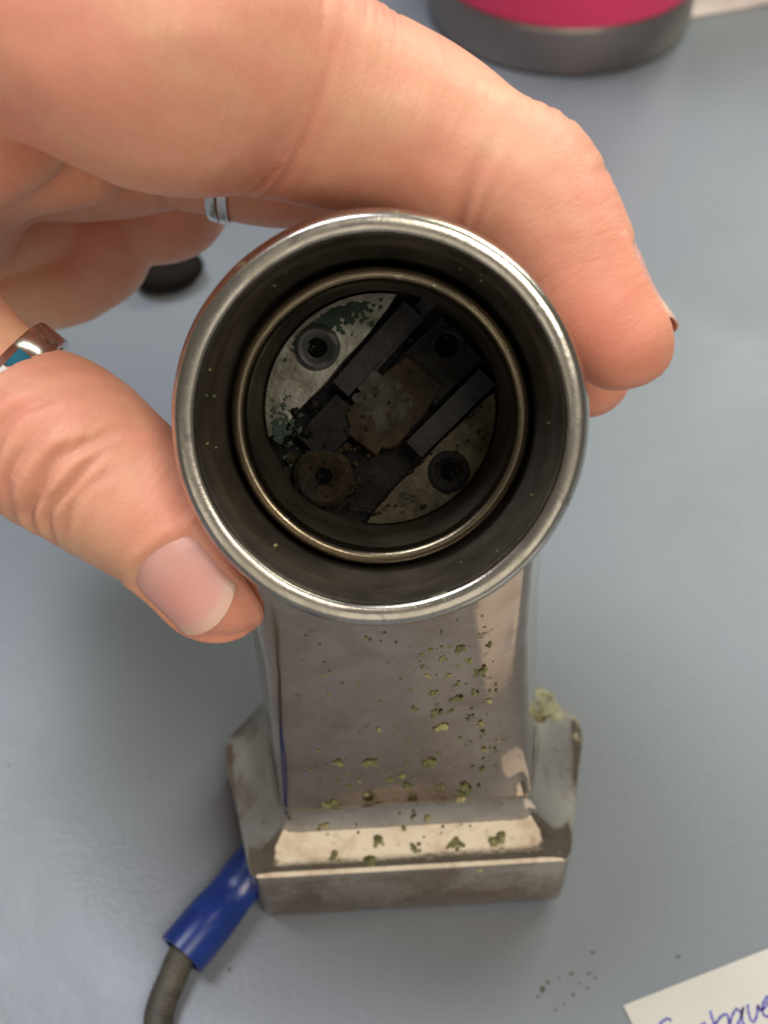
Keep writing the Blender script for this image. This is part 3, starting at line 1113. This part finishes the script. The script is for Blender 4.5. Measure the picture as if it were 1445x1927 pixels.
tag(mesh('electric_wire', V, F, M_WIRE), 'dirty black wire running from the blue connector off the table edge', 'wire')

# ------------------------------------------------------------------ tumbler
cupc = np.array((69, 376 + 52, 0.0))
cup = empty('tumbler', tuple(cupc))
tag(cup, 'pink tumbler with brushed steel bottom band standing behind the hand', 'tumbler')
Zc = ((0, 0, 0), (0, 0, 1), (1, 0, 0), (0, 1, 0))
V, F = lathe([(.4, .1), (.3, 46), (.0, 49.5), (.3, 51), (1.6, 52), (17, 52.3), (18.4, 52.2), (18.8, 51.8), (19.3, 51.5)], *Zc, n=128)
mesh('steel_band', V, F, M_STEEL, cup, True, 50)
V, F = lathe([(18.9, 51.4), (19.2, 52.1), (20, 52.4), (60, 53), (128, 54.5), (129, 54), (129, 51), (126, 50.5), (30, 49), (29, .1)], *Zc, n=128)
mesh('cup_body', V, F, M_PINK, cup, True, 50)

# ------------------------------------------------------------------ crumpled tissue at the far right; its tall unseen heap is added to cast shadow
tc0 = tablept(1366, 34, 0)
n1, n2 = 40, 26
V = []
for j in range(n2):
    for i in range(n1):
        u = i / (n1 - 1) * 2 - 1; v = j / (n2 - 1) * 2 - 1
        h = 10 * max(0, 1 - (u * u * .9 + v * v)) ** .5 + 105 * math.exp(-((u - .55) / .36) ** 2 - ((v - .1) / .6) ** 2) * (1 + .25 * noise.noise(Vector((u * 5, v * 5, 9)))) + 5 * max(0, noise.noise(Vector((u * 2.2, v * 2.2, 3)))) + 1.2
        ed = min(1 - abs(u), 1 - abs(v)) * 4
        V.append((u * 62 + 28 + 3 * noise.noise(Vector((v * 2, 1, 0))), 8 + v * 24 + 4 * noise.noise(Vector((u * 2, 4, 0))) + 10 * (u * 1.82 + .8), .3 + h * min(1, ed + .15)))
F = [(j * n1 + i, j * n1 + i + 1, (j + 1) * n1 + i + 1, (j + 1) * n1 + i) for j in range(n2 - 1) for i in range(n1 - 1)]
o = mesh('crumpled_tissue', V, F, M_TISSUE)
o.location = Vector(tc0 + np.array((6, 22, 0))) * U
sm = o.modifiers.new('thick', 'SOLIDIFY'); sm.thickness = .4 * U
tag(o, 'crumpled white tissue right of the pink tumbler, its tall unseen heap added for shadow', 'tissue')

# ------------------------------------------------------------------ dark oval of unknown kind, half hidden behind the hand
bc = tablept(318, 512, 4)
rg = []
for k in range(13):
    a = -math.pi / 2 + math.pi * k / 12
    rg.append([(math.cos(q) * 11 * max(.02, math.cos(a)) ** .8, math.sin(q) * 8 * max(.02, math.cos(a)) ** .8, 4.5 + 4.4 * math.sin(a)) for q in np.linspace(0, 2 * math.pi, 32, endpoint=False)])
V, F = loft(rg)
o = mesh('dark_oval', V, F, M_OVAL)
o.location = Vector((bc[0], bc[1], 0)) * U
o.rotation_euler.z = R(25)
tag(o, 'dark brown oval pebble on the table half hidden behind the hand', 'item')

# ------------------------------------------------------------------ paper note with handwriting
c0 = tablept(1172, 1892, .25); c1 = tablept(1445, 1785, .25)
ex = (c1 - c0); ex[2] = 0; ex /= np.linalg.norm(ex)
ey = np.array((-ex[1], ex[0], 0))
pv = []
W_, H_ = 95, 70
for z in (.05, .30):
    pv += [c0 * (1, 1, 0) + (0, 0, z), c0 * (1, 1, 0) + ex * W_ + (0, 0, z), c0 * (1, 1, 0) + ex * W_ - ey * H_ + (0, 0, z), c0 * (1, 1, 0) - ey * H_ + ex * 1.5 + (0, 0, z)]
note = mesh('paper_note', pv, [(3, 2, 1, 0), (4, 5, 6, 7), (0, 1, 5, 4), (1, 2, 6, 5), (2, 3, 7, 6), (3, 0, 4, 7)], M_PAPER, None, False)
note.data.flip_normals()
tag(note, 'cream paper note with blue handwriting at the table corner', 'note')
strokes = [[(400, 830), (425, 760), (455, 712), (490, 682), (525, 670), (552, 694)],
           [(700, 850), (760, 800), (820, 735), (868, 708)],
           [(910, 598), (922, 650), (945, 720), (962, 800), (958, 730), (985, 680), (1020, 642), (1062, 632), (1080, 690), (1090, 780)],
           [(1190, 612), (1155, 582), (1120, 625), (1095, 700), (1100, 760), (1150, 745), (1190, 660), (1213, 566), (1200, 650), (1215, 715), (1235, 740)],
           [(1253, 540), (1262, 610), (1282, 680), (1312, 698), (1338, 640), (1350, 545), (1362, 590), (1400, 580), (1436, 530), (1452, 470), (1425, 478), (1394, 540), (1392, 610), (1420, 650), (1470, 640), (1530, 600)]]
mb = MB()
for st in strokes:
    P = np.array([tablept(1150 + x / 4.898, 1780 + y / 4.898, .34) for x, y in st])
    C = catmull(P, 8)
    T = np.gradient(C, axis=0); T /= np.linalg.norm(T, axis=1)[:, None]
    S = np.stack([-T[:, 1], T[:, 0], 0 * T[:, 0]], 1)
    w = .24 + .05 * np.sin(np.arange(len(C)) * .9)
    V = list(C + S * w[:, None]) + list(C - S * w[:, None])
    n = len(C)
    mb.add(V, [(i, n + i, n + i + 1, i + 1) for i in range(n - 1)])
mb.build('handwriting', M_INK, note, False)

# ------------------------------------------------------------------ crumbs and stains on the table
mb = MB()
for k, (px, py, r) in enumerate([(1020, 1862, .8), (1030, 1848, .5), (1052, 1842, .4), (1075, 1832, .45), (1078, 1872, .5), (1060, 1890, .4), (1105, 1860, .4),
                                 (1115, 1792, .6), (1108, 1832, .5), (1045, 1900, .4), (1275, 1800, .6), (18, 1440, .4), (38, 1497, .35), (285, 1460, .35), (432, 1825, .4), (1380, 1550, .3), (1120, 1840, .35), (1090, 1850, .3), (1012, 1875, .4)]):
    lump(mb, tablept(px, py, .03), r * .75, 2000 + k, (rng.uniform(.6, 1.5), rng.uniform(.5, 1.2), .16))
tag(mb.build('table_crumbs', m_plain('dirt_crumb', (.12, .125, .10), .9, 0, .5, 300, .3), None, True, 40), 'small dark crumbs scattered on the table', kind='stuff')
